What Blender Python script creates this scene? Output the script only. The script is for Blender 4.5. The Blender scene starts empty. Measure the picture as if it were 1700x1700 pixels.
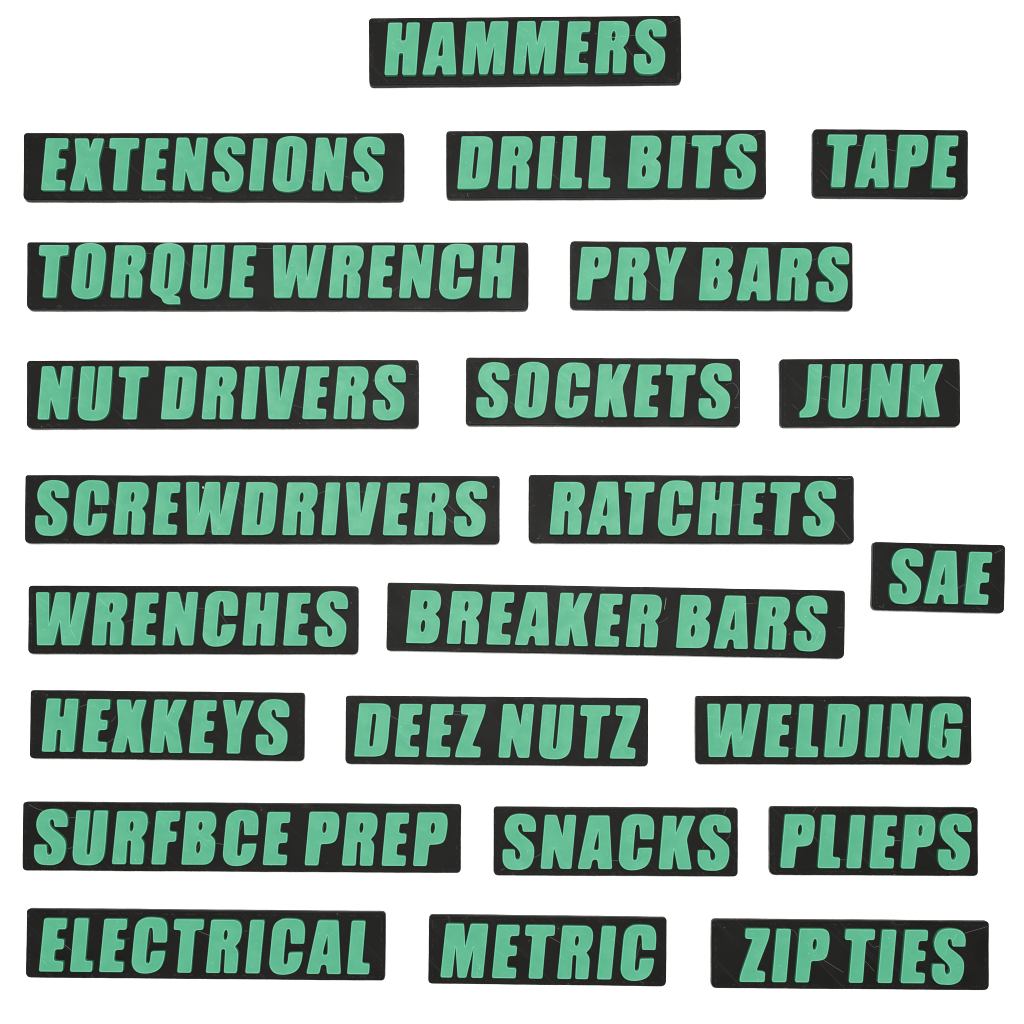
import bpy, math, random
from mathutils import Vector
from mathutils.geometry import tessellate_polygon

S = bpy.context.scene
COL = S.collection
U = 0.00013            # metres per photograph pixel at letter height (a tag is about 15 mm tall)

# ------------------------------------------------------------------ camera
F = 2200.0             # focal length in pixels of the 1700-pixel photograph
TILT = math.radians(1.0)
PX, PY = 800.0, 1061.6 # principal point (the photograph is an off-centre crop)
Z_PLATE = 12.5         # tag thickness, in pixel units
H_LETTER = 8.8         # letter relief
Z_TOP = Z_PLATE + H_LETTER
CAM = Vector((0.0, 0.0, Z_TOP + F))
FWD = Vector((0.0, math.sin(TILT), -math.cos(TILT)))
UP = Vector((0.0, math.cos(TILT), math.sin(TILT)))
RIGHT = Vector((1.0, 0.0, 0.0))

def world(px, py, z):
    """The point at height z that the photograph shows at pixel (px, py); pixel units."""
    d = FWD + RIGHT * ((px - PX) / F) + UP * ((PY - py) / F)
    t = (z - CAM.z) / d.z
    return CAM + d * t

NAD_X, NAD_Y = PX, PY + F * math.tan(TILT)

cam_data = bpy.data.cameras.new('camera')
cam = bpy.data.objects.new('camera', cam_data)
COL.objects.link(cam)
cam_data.sensor_width = 36.0
cam_data.lens = F / 1700.0 * 36.0
cam_data.shift_x = (850.0 - PX) / 1700.0
cam_data.shift_y = (PY - 850.0) / 1700.0
cam_data.clip_start = 0.01
cam_data.clip_end = 20.0
cam.location = CAM * U
cam.rotation_euler = (TILT, 0.0, 0.0)
S.camera = cam

# ------------------------------------------------------------------ light
w = bpy.data.worlds.new('World')
S.world = w
w.use_nodes = True
bg = w.node_tree.nodes['Background']
bg.inputs['Color'].default_value = (1.0, 0.99, 0.975, 1.0)
bg.inputs['Strength'].default_value = 0.10

def area(name, loc, target, size, power, col):
    d = bpy.data.lights.new(name, 'AREA')
    d.shape = 'RECTANGLE'
    d.size, d.size_y = size
    d.energy = power
    d.color = col
    o = bpy.data.objects.new(name, d)
    COL.objects.link(o)
    o.location = loc
    o.rotation_euler = (Vector(target) - Vector(loc)).to_track_quat('-Z', 'Y').to_euler()
    return o

area('overhead_softbox', (0.0, 0.20, 1.00), (0.0, 0.02, 0.0), (0.46, 0.36), 18.0, (1.0, 0.985, 0.96))
area('front_softbox', (0.02, -0.55, 0.50), (0.0, 0.05, 0.0), (0.5, 0.25), 1.9, (0.97, 0.985, 1.0))

S.cycles.filter_width = 1.15
S.view_settings.view_transform = 'Standard'
S.view_settings.look = 'None'
S.view_settings.exposure = 0.0
S.view_settings.gamma = 1.0
S.view_settings.use_curve_mapping = False

# ------------------------------------------------------------------ materials
class NT:
    def __init__(self, name):
        self.m = bpy.data.materials.new(name)
        self.m.use_nodes = True
        self.t = self.m.node_tree
        self.b = self.t.nodes['Principled BSDF']
    def n(self, kind, **kw):
        x = self.t.nodes.new(kind)
        for k, v in kw.items():
            if k.startswith('i_'):
                x.inputs[k[2:].replace('_', ' ')].default_value = v
            else:
                setattr(x, k, v)
        return x
    def l(self, a, b):
        self.t.links.new(a, b)
    def math(self, op, a, b=None, c=None, clamp=False):
        x = self.n('ShaderNodeMath', operation=op, use_clamp=clamp)
        for i, v in enumerate((a, b, c)):
            if v is None:
                continue
            if isinstance(v, (int, float)):
                x.inputs[i].default_value = v
            else:
                self.l(v, x.inputs[i])
        return x.outputs[0]
    def ramp(self, v, lo, hi, a=0.0, b=1.0):
        x = self.n('ShaderNodeMapRange', interpolation_type='SMOOTHSTEP')
        self.l(v, x.inputs['Value'])
        for k, q in (('From Min', lo), ('From Max', hi), ('To Min', a), ('To Max', b)):
            x.inputs[k].default_value = q
        return x.outputs['Result']
    def mix(self, f, a, b):
        x = self.n('ShaderNodeMix', data_type='RGBA')
        if isinstance(f, (int, float)):
            x.inputs['Factor'].default_value = f
        else:
            self.l(f, x.inputs['Factor'])
        for sock, v in ((x.inputs[6], a), (x.inputs[7], b)):
            if isinstance(v, tuple):
                sock.default_value = v
            else:
                self.l(v, sock)
        return x.outputs[2]

def coords(nt, rot=0.0, scale=(1, 1, 1)):
    """Object coordinates in pixel units, offset by a random amount per object."""
    tc = nt.n('ShaderNodeTexCoord')
    oi = nt.n('ShaderNodeObjectInfo')
    off = nt.n('ShaderNodeVectorMath', operation='SCALE')
    off.inputs[0].default_value = (813.0, 477.0, 0.0)
    nt.l(oi.outputs['Random'], off.inputs['Scale'])
    sc = nt.n('ShaderNodeVectorMath', operation='SCALE')
    nt.l(tc.outputs['Object'], sc.inputs[0])
    sc.inputs['Scale'].default_value = 1.0 / U
    ad = nt.n('ShaderNodeVectorMath', operation='ADD')
    nt.l(sc.outputs[0], ad.inputs[0])
    nt.l(off.outputs[0], ad.inputs[1])
    mp = nt.n('ShaderNodeMapping')
    mp.inputs['Rotation'].default_value = (0, 0, rot)
    nt.l(ad.outputs[0], mp.inputs['Vector'])
    ml = nt.n('ShaderNodeVectorMath', operation='MULTIPLY')
    ml.inputs[1].default_value = scale
    nt.l(mp.outputs['Vector'], ml.inputs[0])
    return ml.outputs[0]

def noise(nt, vec, scale, detail=3.0, rough=0.5):
    x = nt.n('ShaderNodeTexNoise')
    x.inputs['Scale'].default_value = scale
    x.inputs['Detail'].default_value = detail
    x.inputs['Roughness'].default_value = rough
    nt.l(vec, x.inputs['Vector'])
    return x.outputs['Fac']

def make_black():
    nt = NT('black_plastic')
    v = coords(nt)
    vd = coords(nt, math.radians(45))
    # printed infill lines: fine parallel strands at 45 degrees
    wv = nt.n('ShaderNodeTexWave', wave_type='BANDS', bands_direction='X')
    wv.inputs['Scale'].default_value = 0.105
    wv.inputs['Distortion'].default_value = 0.6
    wv.inputs['Detail'].default_value = 1.0
    wv.inputs['Detail Scale'].default_value = 0.02
    nt.l(vd, wv.inputs['Vector'])
    # a few strands laid a little paler, stretched along the diagonal
    vs = coords(nt, math.radians(45), (0.007, 0.30, 1.0))
    streak = nt.ramp(noise(nt, vs, 1.0, 2.0), 0.60, 0.80)
    big = noise(nt, v, 0.02, 3.0)
    grain = noise(nt, v, 0.9, 2.0)
    # specks of stray plastic
    vo = nt.n('ShaderNodeTexVoronoi', feature='F1')
    vo.inputs['Scale'].default_value = 0.055
    nt.l(v, vo.inputs['Vector'])
    dot = nt.ramp(vo.outputs['Distance'], 0.03, 0.075, 1.0, 0.0)
    pick = nt.ramp(noise(nt, v, 0.045, 0.0), 0.50, 0.62)
    dot = nt.math('MULTIPLY', dot, pick)
    # broken row of end-of-strand loops just inside the perimeter
    at = nt.n('ShaderNodeAttribute', attribute_name='edge')
    e = at.outputs['Fac']
    band = nt.math('MULTIPLY', nt.ramp(e, 5.6, 6.4), nt.ramp(e, 7.0, 8.0, 1.0, 0.0))
    lo = nt.ramp(noise(nt, v, 0.26, 1.0), 0.54, 0.66)
    loops = nt.math('MULTIPLY', band, lo)
    scuff = nt.math('MULTIPLY', nt.ramp(noise(nt, v, 0.035, 1.0), 0.60, 0.72), nt.ramp(noise(nt, v, 0.35, 3.0), 0.50, 0.70))
    scuff = nt.math('MULTIPLY', scuff, nt.ramp(e, 6.0, 8.1, 1.0, 0.0))
    rimline = nt.ramp(e, 2.2, 4.4, 1.0, 0.0)
    base = nt.mix(nt.ramp(big, 0.35, 0.7), (0.0046, 0.0045, 0.0043, 1), (0.0062, 0.0060, 0.0058, 1))
    c = nt.mix(nt.math('MULTIPLY', streak, 0.45), base, (0.022, 0.021, 0.021, 1))
    c = nt.mix(nt.math('MULTIPLY', loops, 0.4), c, (0.036, 0.035, 0.034, 1))
    c = nt.mix(nt.math('MULTIPLY', scuff, 0.5), c, (0.05, 0.049, 0.047, 1))
    c = nt.mix(nt.math('MULTIPLY', dot, 0.6), c, (0.13, 0.13, 0.125, 1))
    nt.l(c, nt.b.inputs['Base Color'])
    r = nt.math('ADD', nt.ramp(big, 0.3, 0.7, 0.46, 0.56), nt.math('MULTIPLY', rimline, -0.08))
    nt.l(r, nt.b.inputs['Roughness'])
    nt.b.inputs['Specular IOR Level'].default_value = 0.05
    h = nt.math('ADD', nt.math('MULTIPLY', wv.outputs['Fac'], 0.35), nt.math('MULTIPLY', grain, 0.5))
    h = nt.math('ADD', h, nt.math('MULTIPLY', loops, 0.8))
    bp = nt.n('ShaderNodeBump')
    bp.inputs['Strength'].default_value = 0.12
    bp.inputs['Distance'].default_value = U * 0.5
    nt.l(h, bp.inputs['Height'])
    nt.l(bp.outputs['Normal'], nt.b.inputs['Normal'])
    return nt.m

def make_green():
    nt = NT('green_plastic')
    v = coords(nt)
    vd = coords(nt, math.radians(-45))
    wv = nt.n('ShaderNodeTexWave', wave_type='BANDS', bands_direction='X')
    wv.inputs['Scale'].default_value = 0.10
    wv.inputs['Distortion'].default_value = 0.5
    nt.l(vd, wv.inputs['Vector'])
    big = noise(nt, v, 0.045, 3.0, 0.6)
    vs = coords(nt, math.radians(38), (0.022, 0.16, 1.0))
    st = noise(nt, vs, 1.0, 3.0, 0.6)
    streak = nt.ramp(st, 0.60, 0.78)
    dark = nt.ramp(noise(nt, v, 0.21, 2.0), 0.66, 0.78)
    vo = nt.n('ShaderNodeTexVoronoi', feature='F1')
    vo.inputs['Scale'].default_value = 0.085
    nt.l(v, vo.inputs['Vector'])
    dot = nt.ramp(vo.outputs['Distance'], 0.04, 0.10, 1.0, 0.0)
    dot = nt.math('MULTIPLY', dot, nt.ramp(noise(nt, v, 0.04, 0.0), 0.5, 0.6))
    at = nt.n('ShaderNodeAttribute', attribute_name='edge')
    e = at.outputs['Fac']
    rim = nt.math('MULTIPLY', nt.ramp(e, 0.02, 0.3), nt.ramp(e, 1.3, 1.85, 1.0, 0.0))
    c = nt.mix(nt.ramp(big, 0.32, 0.68), (0.049, 0.247, 0.141, 1), (0.058, 0.265, 0.154, 1))
    c = nt.mix(nt.math('MULTIPLY', streak, 0.30), c, (0.125, 0.43, 0.275, 1))
    c = nt.mix(nt.math('MULTIPLY', dark, 0.20), c, (0.065, 0.30, 0.18, 1))
    c = nt.mix(nt.math('MULTIPLY', dot, 0.5), c, (0.24, 0.58, 0.41, 1))
    c = nt.mix(nt.math('MULTIPLY', rim, 0.50), c, (0.150, 0.46, 0.30, 1))  # paler outer strand, with the rounded edge's bright highlight put into the colour
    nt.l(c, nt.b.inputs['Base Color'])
    nt.l(nt.ramp(big, 0.3, 0.7, 0.50, 0.42), nt.b.inputs['Roughness'])
    nt.b.inputs['Specular IOR Level'].default_value = 0.12
    bp = nt.n('ShaderNodeBump')
    bp.inputs['Strength'].default_value = 0.30
    bp.inputs['Distance'].default_value = U * 0.5
    h = nt.math('ADD', nt.math('MULTIPLY', wv.outputs['Fac'], 0.3), nt.math('MULTIPLY', st, 0.8))
    nt.l(h, bp.inputs['Height'])
    nt.l(bp.outputs['Normal'], nt.b.inputs['Normal'])
    return nt.m

def make_plain(name, c, rough, spec=0.4):
    nt = NT(name)
    v = coords(nt)
    f = nt.ramp(noise(nt, v, 0.3, 2.0), 0.3, 0.7)
    nt.l(nt.mix(f, tuple(q * 0.9 for q in c) + (1,), tuple(c) + (1,)), nt.b.inputs['Base Color'])
    nt.b.inputs['Roughness'].default_value = rough
    nt.b.inputs['Specular IOR Level'].default_value = spec
    return nt.m

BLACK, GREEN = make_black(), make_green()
HAIR = make_plain('pale_filament', (0.080, 0.078, 0.076), 0.45)
HAIR_GREEN = make_plain('pale_green_filament', (0.20, 0.47, 0.33), 0.4)
BLOB = make_plain('pale_plastic_bead', (0.50, 0.50, 0.47), 0.4)
WHITE = make_plain('white_sheet', (0.93, 0.93, 0.93), 0.9, 0.1)

# ------------------------------------------------------------------ the surface
def mesh_obj(name, verts, faces, mat, parent=None, smooth=None):
    me = bpy.data.meshes.new(name)
    me.from_pydata(verts, [], faces)
    me.materials.append(mat)
    me.update()
    if smooth is not None:
        me.polygons.foreach_set('use_smooth', smooth)
    o = bpy.data.objects.new(name, me)
    COL.objects.link(o)
    o.parent = parent
    return o

g = 1.2
ground = mesh_obj('tabletop', [(-g, -g, 0), (g, -g, 0), (g, g, 0), (-g, g, 0)], [(0, 1, 2, 3)], WHITE)
ground['kind'] = 'structure'
ground['label'] = 'plain bright white surface under all the tags'

# ------------------------------------------------------------------ letter shapes
# outlines in fifths of a pixel from the letter's lower left; each corner is (x, y, how far along its edges it is rounded)
B = 999
def c_(pts, d=17):
    return [(p[0], p[1], p[2] if len(p) > 2 else d) for p in pts]
def ell(cx, cy, rx, ry):
    out = []
    for k in range(8):
        a = math.tau * k / 8
        y = ry * 1.08 * math.sin(a)
        out.append((cx + rx * 1.08 * math.cos(a) + y * 0.088, cy + y, B))
    return out
O_HOLE = c_([(115, 100), (115, 75), (145, 75), (149, 100), (169, 340), (167, 374), (139, 374), (135, 340)], 16)
G = {
 'H': [c_([(0,0),(36,440),(153,440),(141,288,18),(178,288,18),(191,440),(300,440),(265,0),(148,0),(158,183,18),(123,183,18),(111,0)])],
 'A': [c_([(0,0),(93,441),(262,441),(285,0),(171,0),(165,77,26),(123,77,26),(107,0)]),
       c_([(172,318,4),(175,205,30),(172,155,18),(134,155,18),(140,200,30)])],
 'M': [c_([(0,0),(42,444),(191,444,16),(203,258,4),(245,444,16),(392,444),(352,0),(254,0),(272,250,5),(214,0,16),(143,0,16),(123,250,5),(97,0)])],
 'E': [c_([(0,0),(38,438),(226,438),(221,349,18),(150,349,22),(141,268,22),(206,266,18),(200,185,18),(130,182,22),(122,87,22),(202,84,18),(196,0)])],
 'F': [c_([(0,0),(38,442),(235,442),(229,358,18),(155,355,22),(146,273,22),(208,270,18),(202,190,18),(133,185,22),(117,0)])],
 'R': [c_([(0,0),(40,438),(165,438,60),(262,438,60),(298,385,60),(284,268,60),(238,218,7),(268,178,40),(265,110,60),(255,0),(149,0),(158,197,17),(126,197,17),(115,0)]),
       ell(160, 313, 16, 43)],
 'S': [c_([(274,305,13),(168,305,13),(163,350,B),(152,370,B),(133,364,B),(125,335,B),(143,295,B),(203,252,B),(254,205,B),(266,150,B),(257,72,B),(226,12,B),(165,-11,B),(110,-11,B),(46,-6,B),(6,38,B),(0,95,B),(4,158,14),(104,158,14),(106,95,B),(117,73,B),(135,75,B),(148,95,B),(148,125,B),(130,160,B),(84,200,B),(36,245,B),(14,312,B),(22,376,B),(58,434,B),(115,452,B),(172,453,B),(230,443,B),(266,412,B),(278,365,B)])],
 'T': [c_([(0,0),(28,351,20),(-33,352,18),(-27,440),(217,440),(211,354,18),(142,351,24),(115,0)])],
 'I': [c_([(0,0),(38,438),(156,438),(118,0)])],
 'O': [c_([(-2,70,B),(0,110,B),(24,330,B),(34,424,B),(110,457,B),(200,457,B),(274,424,B),(287,350,B),(280,270,B),(262,95,B),(238,14,B),(160,-11,B),(90,-11,B),(25,8,B)]), O_HOLE],
 'Q': [c_([(-2,75,B),(0,110,B),(24,330,B),(34,424,B),(110,457,B),(200,457,B),(274,424,B),(287,350,B),(280,270,B),(262,115,B),(240,48,B),(190,20,8),(225,13,14),(246,2,14),(250,-53,10),(140,-55,30),(104,-38,B),(94,-5,B),(72,10,B),(22,36,B)]), O_HOLE],
 'N': [c_([(0,0),(36,444),(135,444,20),(181,268,5),(203,444),(295,444),(255,0),(161,0,22),(111,171,5),(96,0)])],
 'D': [c_([(0,0,13),(38,440,13),(150,440,60),(262,440,60),(302,400,B),(293,310,60),(278,110,60),(256,18,B),(185,0,60),(120,0,40)]),
       c_([(124,110),(126,83),(152,83),(156,110),(180,328),(179,355),(150,355),(146,328)], 16)],
 'L': [c_([(0,0),(35,440),(150,440),(124,89,22),(187,88,18),(182,0)])],
 'B': [c_([(0,0,12),(34,440,12),(150,440,60),(258,440,60),(288,378,60),(279,285,60),(237,245,6),(280,205,50),(277,130,60),(262,38,60),(215,0,60),(130,0,40)]),
       ell(155, 318, 17, 36), ell(138, 143, 18, 51)],
 'P': [c_([(0,0),(38,442),(160,442,60),(262,442,60),(288,385,60),(277,270,60),(258,198,60),(205,178,40),(134,176,16),(113,0)]),
       ell(162, 313, 17, 46)],
 'U': [c_([(-3,65,B),(3,150,60),(27,442,14),(142,442,14),(113,100,20),(117,75,B),(136,75,B),(144,100,20),(173,442,14),(288,442,14),(270,150,60),(256,40,B),(195,-8,B),(100,-12,B),(20,2,B)])],
 'W': [c_([(0,440),(108,440),(109,172,4),(163,440),(282,440),(285,159,4),(343,440),(446,440),(365,0,16),(217,0,16),(199,198,4),(152,0,16),(12,0,16)])],
 'C': [c_([(-4,60,B),(4,150,B),(14,270,B),(26,400,B),(90,450,B),(165,454,B),(262,446,B),(294,385,B),(286,247,13),(175,247,13),(172,345,B),(163,370,B),(142,366,B),(133,320,B),(115,100,B),(120,73,B),(141,73,B),(151,95,B),(158,173,16),(276,177,14),(264,85,B),(225,16,B),(135,-13,B),(40,-4,B)])],
 'G': [c_([(-4,60,B),(4,150,B),(14,270,B),(26,395,B),(90,447,B),(165,450,B),(256,442,B),(288,380,B),(282,285,13),(169,281,13),(165,345,B),(156,369,B),(141,365,B),(133,320,B),(112,105,B),(118,76,B),(139,78,B),(150,100,B),(158,150,B),(135,182,B),(135,215,B),(145,236,10),(274,236,14),(255,0,13),(187,0,12),(165,20,8),(112,-13,B),(35,-4,B)])],
 'V': [c_([(0,440),(112,440),(125,168,4),(178,440),(290,440),(200,0,18),(28,0,18)])],
 'Y': [c_([(0,442),(98,442),(118,298,4),(157,440),(262,440),(160,190,30),(147,0),(37,0),(47,175,30)])],
 'J': [c_([(4,-2,10),(2,44,14),(40,76,B),(58,110,B),(66,190,60),(82,442,14),(196,442,14),(168,115,60),(156,28,B),(110,0,B)])],
 'K': [c_([(0,0),(37,440),(148,440),(142,299,4),(200,440),(305,440),(231,250,30),(273,0,16),(160,0,16),(127,164,4),(111,0)])],
 'X': [c_([(0,0),(57,240,40),(40,437),(155,437),(167,343,4),(198,437),(287,437),(240,245,40),(270,0),(163,0,16),(136,131,4),(113,0)])],
 'Z': [c_([(0,0,14),(8,58,40),(110,352,14),(46,356,18),(50,440),(253,440),(243,362,40),(140,95,16),(213,85,18),(208,0)])],
}

def outline(pts, seg=6):
    """Corner points to a rounded closed outline, in pixels."""
    out = []
    n = len(pts)
    for i in range(n):
        a = Vector(pts[i - 1][:2]); p = Vector(pts[i][:2]); q = Vector(pts[(i + 1) % n][:2])
        d = pts[i][2]
        la, lq = (a - p).length, (q - p).length
        da, dq = min(d, la * 0.5), min(d, lq * 0.5)
        s = p + (a - p) * (da / la)
        e = p + (q - p) * (dq / lq)
        for k in range(seg + 1):
            t = k / seg
            out.append(s * (1 - t) ** 2 + p * 2 * t * (1 - t) + e * t * t)
    res = []
    for v in out:
        v = v * 0.2
        if not res or (v - res[-1]).length > 0.03:
            res.append(v)
    if (res[0] - res[-1]).length <= 0.03:
        res.pop()
    # long straight edges get a few points of their own
    fin = []
    for i, v in enumerate(res):
        w_ = res[(i + 1) % len(res)]
        fin.append(v)
        m = int((w_ - v).length // 7)
        for k in range(1, m + 1):
            fin.append(v.lerp(w_, k / (m + 1)))
    return fin

def area2(l):
    return sum(l[i - 1].x * l[i].y - l[i].x * l[i - 1].y for i in range(len(l)))

def offsets(l):
    """Inward direction (for a counter-clockwise loop) at every point."""
    n = len(l)
    res = []
    for i in range(n):
        a = (l[i] - l[i - 1]).normalized()
        b = (l[(i + 1) % n] - l[i]).normalized()
        na, nb = Vector((-a.y, a.x)), Vector((-b.y, b.x))
        m = na + nb
        m = m.normalized() if m.length > 1e-6 else na
        k = max(0.55, m.dot(na))
        res.append(m / k)
    return res

def relief(name, loops, profile, mat):
    """A mesh whose loops rise along profile = [(inset, height)], closed by a flat top; 'edge' stores the inset."""
    verts, faces, edge, smooth = [], [], [], []
    tops = []
    for li, l in enumerate(loops):
        if (area2(l) > 0) != (li == 0):
            l = l[::-1]
        off = offsets(l)
        n = len(l)
        base = len(verts)
        for (d, z) in profile:
            for p, o in zip(l, off):
                q = p + o * d
                verts.append((q.x * U, q.y * U, z * U)); edge.append(d)
        for r in range(len(profile) - 1):
            for i in range(n):
                j = (i + 1) % n
                faces.append((base + r * n + i, base + r * n + j, base + (r + 1) * n + j, base + (r + 1) * n + i))
                smooth.append(True)
        tops.append((base + (len(profile) - 1) * n, n))
    idx = [k for b, n in tops for k in range(b, b + n)]
    polys = [[Vector((verts[k][0] / U, verts[k][1] / U, 0.0)) for k in range(b, b + n)] for b, n in tops]
    for t in tessellate_polygon(polys):
        a, b_, c = (idx[q] for q in t)
        va, vb, vc = verts[a], verts[b_], verts[c]
        s = (vb[0] - va[0]) * (vc[1] - va[1]) - (vb[1] - va[1]) * (vc[0] - va[0])
        faces.append((a, b_, c) if s > 0 else (a, c, b_))
        smooth.append(True)
    me = bpy.data.meshes.new(name)
    me.from_pydata(verts, [], faces)
    me.materials.append(mat)
    me.update()
    me.polygons.foreach_set('use_smooth', smooth)
    at = me.attributes.new('edge', 'FLOAT', 'POINT')
    at.data.foreach_set('value', edge)
    return me

LP = [(0.0, -0.6), (0.0, H_LETTER - 0.7), (0.08, H_LETTER - 0.35), (0.30, H_LETTER - 0.08), (0.65, H_LETTER),
      (1.2, H_LETTER), (1.55, H_LETTER - 0.08), (1.85, H_LETTER - 0.12)]
letter_mesh = {}
def get_letter(ch):
    if ch not in letter_mesh:
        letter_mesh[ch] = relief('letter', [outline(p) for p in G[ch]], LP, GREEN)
    return letter_mesh[ch]

# ------------------------------------------------------------------ the tags
def plate_mesh(length, height, rng):
    L2, H2 = length / 2, height / 2
    rad = [rng.uniform(7.5, 10.5), rng.uniform(7.5, 10.5), rng.uniform(5.0, 7.5), rng.uniform(5.0, 7.5)]   # bottom left, bottom right, top right, top left
    ph = [rng.uniform(0, 9) for _ in range(4)]
    jit = [rng.uniform(-0.02, 0.02) for _ in range(4000)]
    def ring(d):
        cs = [Vector((-L2 + d, -H2 + d)), Vector((L2 - d, -H2 + d)), Vector((L2 - d, H2 - d)), Vector((-L2 + d, H2 - d))]
        pts = []
        for i in range(4):
            p, a, q = cs[i], cs[i - 1], cs[(i + 1) % 4]
            r, r2 = max(rad[i] - d, 0.35), max(rad[(i + 1) % 4] - d, 0.35)
            s = p + (a - p).normalized() * r
            e = p + (q - p).normalized() * r
            for k in range(9):
                t = k / 8
                pts.append(s * (1 - t) ** 2 + p * 2 * t * (1 - t) + e * t * t)
            n = max(3, int((length if i % 2 == 0 else height) // 9))
            e2 = q + (p - q).normalized() * r2
            for k in range(1, n):
                pts.append(e.lerp(e2, k / n))
        out = []   # the printed edge is never quite straight
        for k, v in enumerate(pts):
            u = 0.12 * math.sin(v.x * 0.03 + ph[0]) + 0.08 * math.sin(v.x * 0.11 + ph[1]) + jit[k]
            y = 0.12 * math.sin(v.y * 0.06 + ph[2]) + 0.07 * math.sin(v.y * 0.2 + ph[3]) + jit[k + 2000]
            out.append(Vector((v.x + y, v.y + u)))
        return out
    T = Z_PLATE
    prof = [(0.3, 0.0), (0.0, 0.6), (0.06, 2.2), (0.0, 3.2), (0.06, 4.6), (0.0, 6.0), (0.06, 7.4), (0.0, 8.8), (0.06, 9.8),
            (0.04, T - 1.8), (0.45, T - 0.6), (1.1, T - 0.12), (1.9, T), (3.2, T - 0.02), (4.0, T - 0.12), (4.8, T - 0.02),
            (5.6, T - 0.03), (6.4, T - 0.14), (7.2, T - 0.06), (8.2, T - 0.04)]
    verts, faces, edge = [], [], []
    for d, z in prof:
        for v in ring(d):
            verts.append((v.x * U, v.y * U, z * U)); edge.append(d)
    n = len(verts) // len(prof)
    for r in range(len(prof) - 1):
        for i in range(n):
            j = (i + 1) % n
            faces.append((r * n + i, r * n + j, (r + 1) * n + j, (r + 1) * n + i))
    last = (len(prof) - 1) * n
    faces.append(tuple(range(last, last + n)))
    me = bpy.data.meshes.new('base_plate')
    me.from_pydata(verts, [], faces)
    me.materials.append(BLACK)
    me.update()
    me.polygons.foreach_set('use_smooth', [True] * len(faces))
    me.attributes.new('edge', 'FLOAT', 'POINT').data.foreach_set('value', edge)
    return me

def tube(name, pts, rad, mat, parent):
    """A thin strand of plastic through the points (metres, in the parent's space)."""
    P = [Vector(p) for p in pts]
    # smooth the path
    path = []
    n = len(P)
    for i in range(n - 1):
        a, b = P[max(i - 1, 0)], P[i]
        c, d = P[i + 1], P[min(i + 2, n - 1)]
        for k in range(6):
            t = k / 6
            path.append(0.5 * ((2 * b) + (c - a) * t + (2 * a - 5 * b + 4 * c - d) * t * t + (3 * b - a - 3 * c + d) * t ** 3))
    path.append(P[-1])
    verts, faces = [], []
    m = 6
    for i, p in enumerate(path):
        t = (path[min(i + 1, len(path) - 1)] - path[max(i - 1, 0)]).normalized()
        s = t.cross(Vector((0, 0, 1))).normalized()
        u = s.cross(t)
        rr = rad * (0.55 if i in (0, len(path) - 1) else 1.0)
        for k in range(m):
            a = math.tau * k / m
            v = p + (s * math.cos(a) + u * math.sin(a)) * rr
            verts.append(tuple(v))
    for i in range(len(path) - 1):
        for k in range(m):
            j = (k + 1) % m
            faces.append((i * m + k, i * m + j, (i + 1) * m + j, (i + 1) * m + k))
    faces.append(tuple(range(m))[::-1])
    faces.append(tuple((len(path) - 1) * m + k for k in range(m)))
    return mesh_obj(name, verts, faces, mat, parent, [True] * len(faces))

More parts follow.
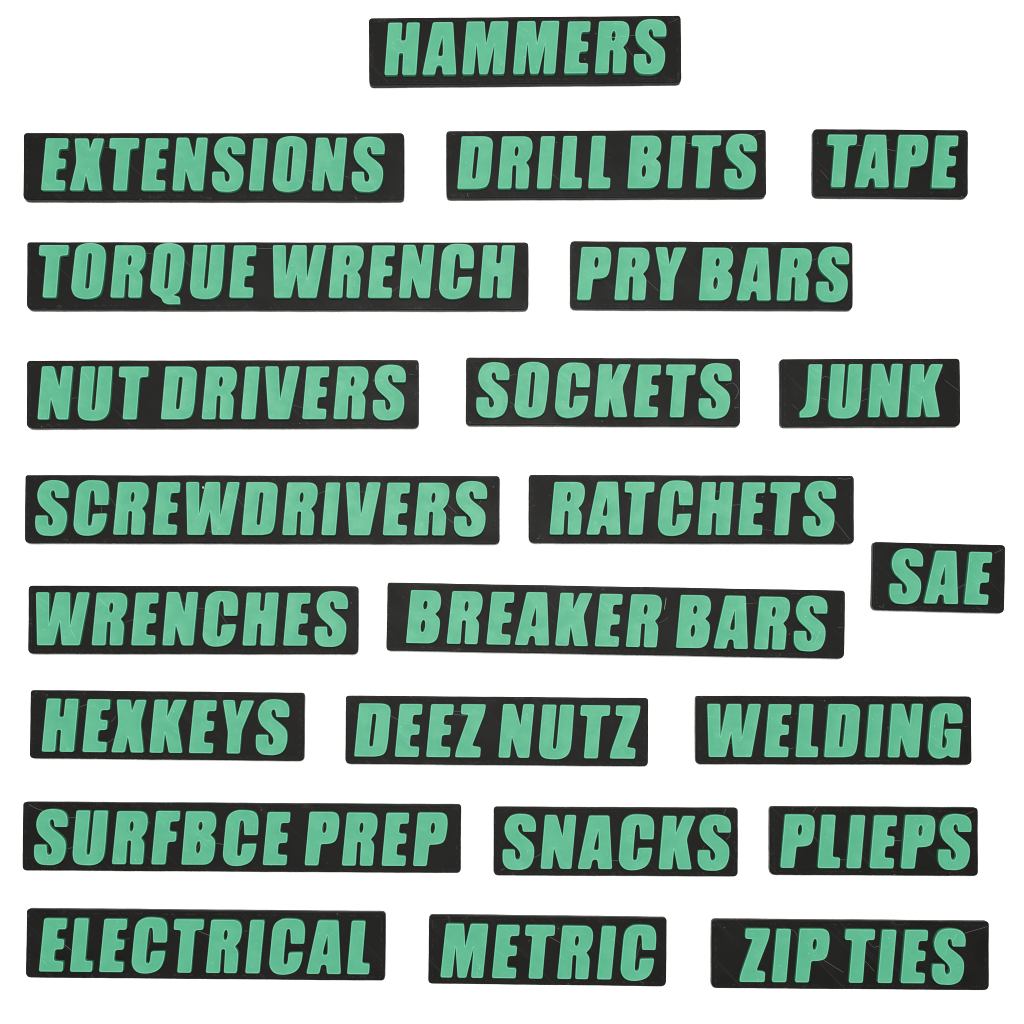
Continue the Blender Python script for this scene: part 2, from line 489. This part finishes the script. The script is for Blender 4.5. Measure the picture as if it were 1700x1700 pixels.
TAGS = [
 # word, outline (left x, top y and bottom y there; right x, top y, bottom y there), letter x positions, two baseline points, label
 ('HAMMERS', (612.5, 30.2, 145.8, 1131, 26, 141.5), [638.2, 700.9, 767.3, 851.7, 936.5, 987.6, 1052.3], (640, 123.6, 1000, 121.8),
  'black tag with the raised green word HAMMERS, alone above all the others'),
 ('EXTENSIONS', (38.6, 220.4, 336, 671.5, 220.6, 336.3), [68, 115.4, 187.4, 234.4, 286, 351.7, 413.1, 452.8, 517.5, 583.6], (70, 316, 520, 316),
  'long black tag with the raised green word EXTENSIONS, left of DRILL BITS'),
 ('DRILL BITS', (740.8, 217.4, 332.7, 1272, 214.7, 331.3), [759.2, 826.1, 891.1, 929, 976.4, 1041.8, 1108.3, 1155.2, 1202.5], (760, 312.9, 1155, 311.8),
  'black tag with raised green words DRILL BITS, between EXTENSIONS and TAPE'),
 ('TAPE', (1347.1, 213.6, 329.7, 1607.4, 215.5, 331.4), [1379.9, 1419, 1484.6, 1546.4], (1380, 310.2, 1550, 311.0),
  'short black tag with the raised green word TAPE, right of DRILL BITS'),
 ('TORQUE WRENCH', (44.4, 402, 516.4, 877.4, 401.4, 518), [70.4, 118.4, 183, 249.4, 315.6, 380.4, 452.6, 545.4, 610.6, 662.4, 729, 795.4], (70, 494, 795, 494),
  'longest black tag, raised green words TORQUE WRENCH, below EXTENSIONS'),
 ('PRY BARS', (946, 400, 515.2, 1416, 402, 516.6), [957.9, 1020, 1088, 1160.5, 1223, 1289.5, 1355], (957, 497.4, 1290, 498.4),
  'black tag with raised green words PRY BARS, right of TORQUE WRENCH'),
 ('NUT DRIVERS', (44, 598.6, 712.6, 695.6, 597, 712), [62, 129, 203.4, 267, 334.6, 400, 440, 501.6, 553.4, 618.6], (62, 696.2, 502, 695.4),
  'long black tag with raised green words NUT DRIVERS, left of SOCKETS'),
 ('SOCKETS', (773.6, 593.4, 707, 1229.2, 595, 709.4), [790.4, 854.4, 921.6, 987, 1052.4, 1112, 1159.6], (987, 691.8, 1112, 692.4),
  'black tag with the raised green word SOCKETS, between NUT DRIVERS and JUNK'),
 ('JUNK', (1293, 596, 710.2, 1594.4, 595.4, 709), [1327, 1375.6, 1441, 1506], (1330, 692.4, 1506, 692.2),
  'short black tag with the raised green word JUNK, right of SOCKETS'),
 ('SCREWDRIVERS', (41, 789, 901.6, 829.4, 789.4, 904.6), [58, 122, 187.6, 253.4, 308.4, 401, 468.4, 533.4, 574, 635.4, 687.4, 753.4], (188, 887.7, 636, 888.2),
  'long black tag with the raised green word SCREWDRIVERS, white bead in its W'),
 ('RATCHETS', (877.6, 788, 902, 1418, 789.4, 903.6), [912.4, 973.4, 1043.6, 1092.6, 1158.4, 1225.6, 1285.6, 1333], (912, 887.2, 1286, 888.2),
  'black tag with the raised green word RATCHETS, right of SCREWDRIVERS'),
 ('SAE', (1445.6, 900, 1012.4, 1668.6, 905.4, 1017.6), [1476.2, 1533.8, 1600.8], (1534, 1001.4, 1601, 1003.2),
  'smallest black tag, tilted, with the raised green letters SAE'),
 ('WRENCHES', (46.6, 972, 1085.4, 595.6, 972.6, 1086.4), [59, 152, 217.6, 269.4, 336.4, 402.4, 470, 522], (152, 1071.4, 470, 1071.6),
  'black tag with the raised green word WRENCHES, left of BREAKER BARS'),
 ('BREAKER BARS', (642.4, 967.2, 1079.6, 1402.8, 979.6, 1094), [674, 741.4, 807.4, 854.4, 921.6, 987.4, 1039, 1122.4, 1184.6, 1252, 1317.6], (674, 1067.6, 1252, 1077.4),
  'long tilted black tag with raised green words BREAKER BARS'),
 ('HEXKEYS', (49.6, 1145, 1259.4, 506.4, 1149.4, 1264), [69, 136.6, 184.4, 248, 313.4, 368.6, 424], (69, 1248, 376, 1250.6),
  'black tag with the raised green word HEXKEYS, below WRENCHES'),
 ('DEEZ NUTZ', (573.6, 1154.4, 1268.4, 1076.2, 1158.4, 1272.6), [588, 655.4, 707.4, 755.4, 827.4, 895, 969.4, 1012.4], (588, 1255.6, 1012, 1259.4),
  'black tag with raised green words DEEZ NUTZ, between HEXKEYS and WELDING'),
 ('WELDING', (1153.2, 1155, 1268.6, 1613.2, 1156, 1269.6), [1174.4, 1269, 1321, 1368.4, 1436.4, 1474, 1541.4], (1177, 1256.6, 1474, 1257.4),
  'black tag with the raised green word WELDING, right of DEEZ NUTZ'),
 ('SURFBCE PREP', (37.2, 1330.6, 1444.8, 765.2, 1334.4, 1449.6), [56, 120.4, 185.6, 251, 301, 370, 436, 505.6, 567.4, 633.4, 685.6], (186, 1434.8, 686, 1437.6),
  'long black tag with misspelt raised green words SURFBCE PREP'),
 ('SNACKS', (819.6, 1339, 1453, 1225.2, 1340.4, 1455), [834, 897.4, 959, 1027.6, 1093.6, 1158], (897, 1442.2, 1094, 1443.2),
  'black tag with the raised green word SNACKS, left of PLIEPS'),
 ('PLIEPS', (1275.7, 1337.7, 1452.4, 1624, 1339.8, 1454.2), [1295.6, 1357.4, 1405.4, 1444, 1495.9, 1557.5], (1295, 1440.8, 1496, 1441.9),
  'black tag with the misspelt raised green word PLIEPS, right of SNACKS'),
 ('ELECTRICAL', (43.2, 1507.6, 1622.4, 640.4, 1512, 1628.4), [64.4, 116, 164.4, 218.4, 294, 341.6, 407, 447, 508.4, 576], (64, 1612.7, 576, 1617.4),
  'long black tag with the raised green word ELECTRICAL, below SURFBCE PREP'),
 ('METRIC', (711.6, 1517.4, 1632.6, 1106.6, 1521.8, 1637.6), [731, 816.6, 877.4, 925, 991, 1030.4], (731, 1622.8, 991, 1625.8),
  'black tag with the raised green word METRIC, left of ZIP TIES'),
 ('ZIP TIES', (1179.6, 1524.6, 1640.2, 1642.2, 1528.4, 1643.6), [1227.6, 1281.6, 1320, 1409.4, 1457, 1495.4, 1547.6], (1228, 1630, 1497, 1632.4),
  'black tag with raised green words ZIP TIES, right of METRIC'),
]
PLATE_H = 114.1

# stray strands of filament: photograph points on each tag ('up' ones lie across the letter tops)
HAIRS = {
 'HAMMERS': [[(986.6,55),(1003,60)], [(1036.8,74.4),(1053,97)], [(1109.6,38.8),(1127.4,30.7)], [(1042,60),(1059,58)]],
 'EXTENSIONS': [[(161.6,228),(164,222.4)], [(173,245),(182,245.6)], [(475.9,291.6),(484,292.6)], [(507.8,284.4),(521,282.0)], [(510.9,297.8),(518,305)], [(568,290.6),(581,295.7)], [(609,253),(618,245)]],
 'DRILL BITS': [[(777,320),(776,324.5),(779,327)], [(914,287),(930,300)], [(1229,246),(1233,239)], [(1256,223.4),(1266,220.8)], [(1137,237),(1149,239)]],
 'TAPE': [[(1414.5,239.5),(1434,243)], [(1464,233.5),(1478.2,232.6)], [(1471,247.3),(1490,251.6)], [(1360.9,281),(1375.9,298.8)]],
 'TORQUE WRENCH': [[(241,419.6),(257,422.8)], [(304,427),(316,443)], [(427,412.4),(453,413)], [(648,487),(663,475)], [(490,465.6),(495,467)], [(541,415),(551,411)]],
 'PRY BARS': [[(1073,464),(1095,485)], [(1378,435),(1385,425)], [(1185,481),(1192,466)], [(1346,433.5),(1358,428.6)], [(1049,442),(1054,428)]],
 'NUT DRIVERS': [[(115,663.5),(128,659.6)], [(429,609.6),(438,611)], [(483,671),(504,678)], [(678,621),(686,621.6)], [(691.4,606),(691,614)]],
 'SOCKETS': [[(1204,640),(1217,636),(1226,649),(1220,663)], [(1221,679),(1220,676),(1226,676.6)], [(846,624),(860,620.6)], [(846,667),(856,675)], [(813,668),(820,663)]],
 'JUNK': [[(1364,628),(1371,625),(1377,628.6)], [(1361,660.4),(1374,664.4)], [(1425,668),(1443,661)], [(1428,651),(1442,644)], [(1314,671),(1326,681)], [(1568,631),(1592,649)]],
 'SCREWDRIVERS': [[(181,823),(193,842)], [(168,838),(169,853)], [(391,821),(406,844)], [(524,822),(540,815)], [(597,815),(608,819)], [(339,884),(353,881.6)], [(741,836),(760,854)], [(742,860),(755,870)], [(713,867),(717,855)], [(799,828),(796,837)], [(147,873),(152,866)], [(778,867),(783,858)]],
 'RATCHETS': [[(1134,838),(1134,851)], [(890,895),(896,893),(896,888)], [(1384,862),(1411,896)], [(1213,839),(1231,837.6)], [(1264,879),(1282,881)], [(1359,824),(1367,817)], [(1184,818),(1196,815)], [(1390,793.6),(1402,795.6),(1413,794)]],
 'SAE': [[(1588,978),(1607,967)], [(1650,918.6),(1665,912)], [(1458,1006),(1466,1008),(1467,1003)]],
 'WRENCHES': [[(206,1034),(222,1028)], [(328,1010),(342,1009.6)], [(301,998),(308,1004)], [(360,1010),(378,1037)], [(493,1050),(503,1037)], [(428,1041),(434,1041)]],
 'BREAKER BARS': [[(1094,1034),(1101,1031),(1110,1024)], [(1237,1002.4),(1255,1001)], [(1391,1041.6),(1399,1041)], [(1214,1029),(1220,1026)], [(1356,1018),(1357,1026)]],
 'HEXKEYS': [[(126,1176.6),(145,1169)], [(175,1236),(189,1226)], [(184,1199),(193,1189)], [(211,1234),(215,1231)]],
 'DEEZ NUTZ': [[(646,1187),(661,1195)], [(751,1181),(768,1181)], [(752,1185.6),(778,1189)], [(738,1202),(743,1197)]],
 'WELDING': [[(1308,1244),(1318,1241.6)], [(1600,1205),(1605,1207)], [(1368,1217),(1372,1213)], [(1210,1234),(1217,1233)]],
 'SURFBCE PREP': [[(48,1335),(60,1342),(72,1345.6)], [(110,1358),(126,1357)], [(112,1409),(121,1407)], [(243,1362),(250,1367)], [(395,1388),(404,1362)], [(357,1399.6),(372,1402)], [(328,1376),(334,1366)], [(327,1411),(333,1399)], [(536,1381),(538,1369)]],
 'SNACKS': [[(884,1425),(900,1417)], [(1014,1429),(1028,1428.6)], [(831,1446),(838,1441)], [(1205,1343),(1201,1353)], [(1212,1381),(1211,1388),(1205,1394)], [(1166,1411),(1170,1402)], [(857,1427),(864,1420)], [(1186,1373),(1191,1384)]],
 'PLIEPS': [[(1349,1350),(1355.5,1339.5)], [(1348,1385),(1360.9,1401)], [(1483,1395),(1497,1396)], [(1393,1427.4),(1404,1427.4)], [(1600,1353),(1618,1346)], [(1524,1387),(1529,1373)], [(1586,1380),(1589,1370)]],
 'ELECTRICAL': [[(328,1545),(350,1554)], [(241,1590),(249,1562),(250,1543)], [(106,1567),(119,1578)], [(208,1559.6),(215,1557.6)], [(405,1545),(411,1546)]],
 'METRIC': [[(912,1555),(932,1566)], [(743,1522),(745.6,1523),(745.6,1534)], [(1053,1599),(1064,1566)], [(1062,1630),(1067.6,1631),(1067,1636)], [(877,1563),(880,1560)]],
 'ZIP TIES': [[(1366,1593),(1401,1615)], [(1438,1559),(1449,1572),(1461,1570)], [(1436,1595),(1452,1613)], [(1311,1542),(1320,1547),(1324,1556)], [(1599,1550),(1640,1538)], [(1571,1613),(1577,1606)]],
}
SCRATCHES = {   # pale strands pressed onto the letter tops
 'NUT DRIVERS': [[(138,616),(150,633)]],
 'WRENCHES': [[(117,1044),(127,1063)], [(164,992),(180,1009)]],
 'BREAKER BARS': [[(1350,1072),(1362,1046)], [(1106,992),(1103,1012)], [(1158,1028),(1166,1042)], [(792,1010),(789,1019)]],
 'TORQUE WRENCH': [[(233.4,436),(233.4,428)], [(556,448),(561,446)]],
 'RATCHETS': [[(1365,807),(1376,804)], [(1373,883),(1382,860)], [(942,835),(946,831)]],
 'PRY BARS': [[(1066,418),(1065,427)], [(1326,471),(1330,484)], [(1372,446),(1380,452)], [(1382,490),(1384,486)]],
 'HAMMERS': [[(664,68),(672,78)], [(1003,60),(1020,62),(1042,60)]],
 'ZIP TIES': [[(1583,1562),(1588,1550)], [(1570,1586),(1571,1575)], [(1366,1581),(1371,1589)]],
 'SNACKS': [[(874,1418),(877,1410)], [(863,1389),(870,1392)]],
 'PLIEPS': [[(1338.8,1373),(1344,1380)], [(1529,1381),(1542,1367)]],
 'SURFBCE PREP': [[(310,1410),(312,1414)], [(340,1394),(350,1396)]],
 'DRILL BITS': [[(1081,270),(1088,276)], [(1165,240),(1168,243)]],
 'METRIC': [[(945,1577),(953,1580)]],
 'SCREWDRIVERS': [[(219,840),(222,834)], [(771,843),(776,838)]],
 'SOCKETS': [[(1188,647),(1197,654)]],
 'JUNK': [[(1456,637),(1466,642)]],
}

for ti, (word, (xl, tl, bl, xr, tr, br), xs, (bx0, by0, bx1, by1), label) in enumerate(TAGS):
    rng = random.Random(100 + ti)
    # the outline's edges that face the point under the camera show the foot of the tag, the others its upper edge
    zl = 0.0 if xl > NAD_X else Z_PLATE
    zr = Z_PLATE if xr > NAD_X else 0.0
    zt = Z_PLATE if tl < NAD_Y else 0.0
    zb = Z_PLATE if bl > NAD_Y else 0.0
    ml, mr = (tl + bl) / 2, (tr + br) / 2
    A_, B_ = world(xl, ml, zl), world(xr, mr, zr)
    T0, T1 = world(xl, tl, zt), world(xr, tr, zt)
    B0, B1 = world(xl, bl, zb), world(xr, br, zb)
    rot = math.atan2((T1.y - T0.y + B1.y - B0.y) / 2, (T1.x - T0.x + B1.x - B0.x) / 2)
    length = (B_.x - A_.x) / math.cos(rot) + 0.5
    cx = (A_.x + B_.x) / 2
    cy = (T0.y + T1.y + B0.y + B1.y) / 4
    root = bpy.data.objects.new('tool_tag', None)
    root.empty_display_size = 0.005
    COL.objects.link(root)
    root.location = (cx * U, cy * U, 0.0)
    root.rotation_euler = (0, 0, rot)
    root['label'] = label
    root['category'] = 'tag'
    root['group'] = 'black tool tags with raised green words'
    ca, sa = math.cos(-rot), math.sin(-rot)
    def local(px, py, z):
        v = world(px, py, z)
        dx, dy = v.x - cx, v.y - cy
        return Vector((dx * ca - dy * sa, dx * sa + dy * ca, z))
    pl = bpy.data.objects.new('base_plate', plate_mesh(length, PLATE_H, rng))
    COL.objects.link(pl)
    pl.parent = root
    base = (local(bx0, by0, Z_TOP).y + local(bx1, by1, Z_TOP).y) / 2
    for ch, x in zip(word.replace(' ', ''), xs):
        y_px = by0 + (by1 - by0) * (x - bx0) / (bx1 - bx0)
        p = local(x, y_px, Z_TOP)
        o = bpy.data.objects.new('letter', get_letter(ch))
        COL.objects.link(o)
        o.parent = root
        o.location = (p.x * U, base * U, Z_PLATE * U)
        o['label'] = 'raised green letter ' + ch
    for pts in HAIRS.get(word, []):
        n = len(pts)
        q = []
        for i, (x, y) in enumerate(pts):
            z = Z_PLATE + (1.2 if 0 < i < n - 1 else rng.uniform(0.5, 2.6))
            q.append(local(x, y, z) * U)
        tube('filament_strand', q, U * rng.uniform(0.22, 0.40), HAIR, root)
    for pts in SCRATCHES.get(word, []):
        q = [local(x, y, Z_TOP + 0.10) * U for x, y in pts]
        tube('filament_strand', q, U * 0.30, HAIR_GREEN, root)
    if word == 'SCREWDRIVERS':
        c = local(337.2, 809.4, Z_PLATE + 5.5) * U
        vs, fs = [], []
        for i in range(9):
            for k in range(12):
                th, ph = math.pi * i / 8, math.tau * k / 12
                rr = U * 1.7 * (1 + 0.12 * math.sin(3 * ph + i))
                vs.append((c.x + rr * math.sin(th) * math.cos(ph), c.y + 1.15 * rr * math.sin(th) * math.sin(ph), c.z + rr * math.cos(th)))
        for i in range(8):
            for k in range(12):
                j = (k + 1) % 12
                fs.append((i * 12 + k, (i + 1) * 12 + k, (i + 1) * 12 + j, i * 12 + j))
        bead = mesh_obj('plastic_bead', vs, fs, BLOB, root, [True] * len(fs))
        bead['label'] = 'tiny white bead of plastic in the W'
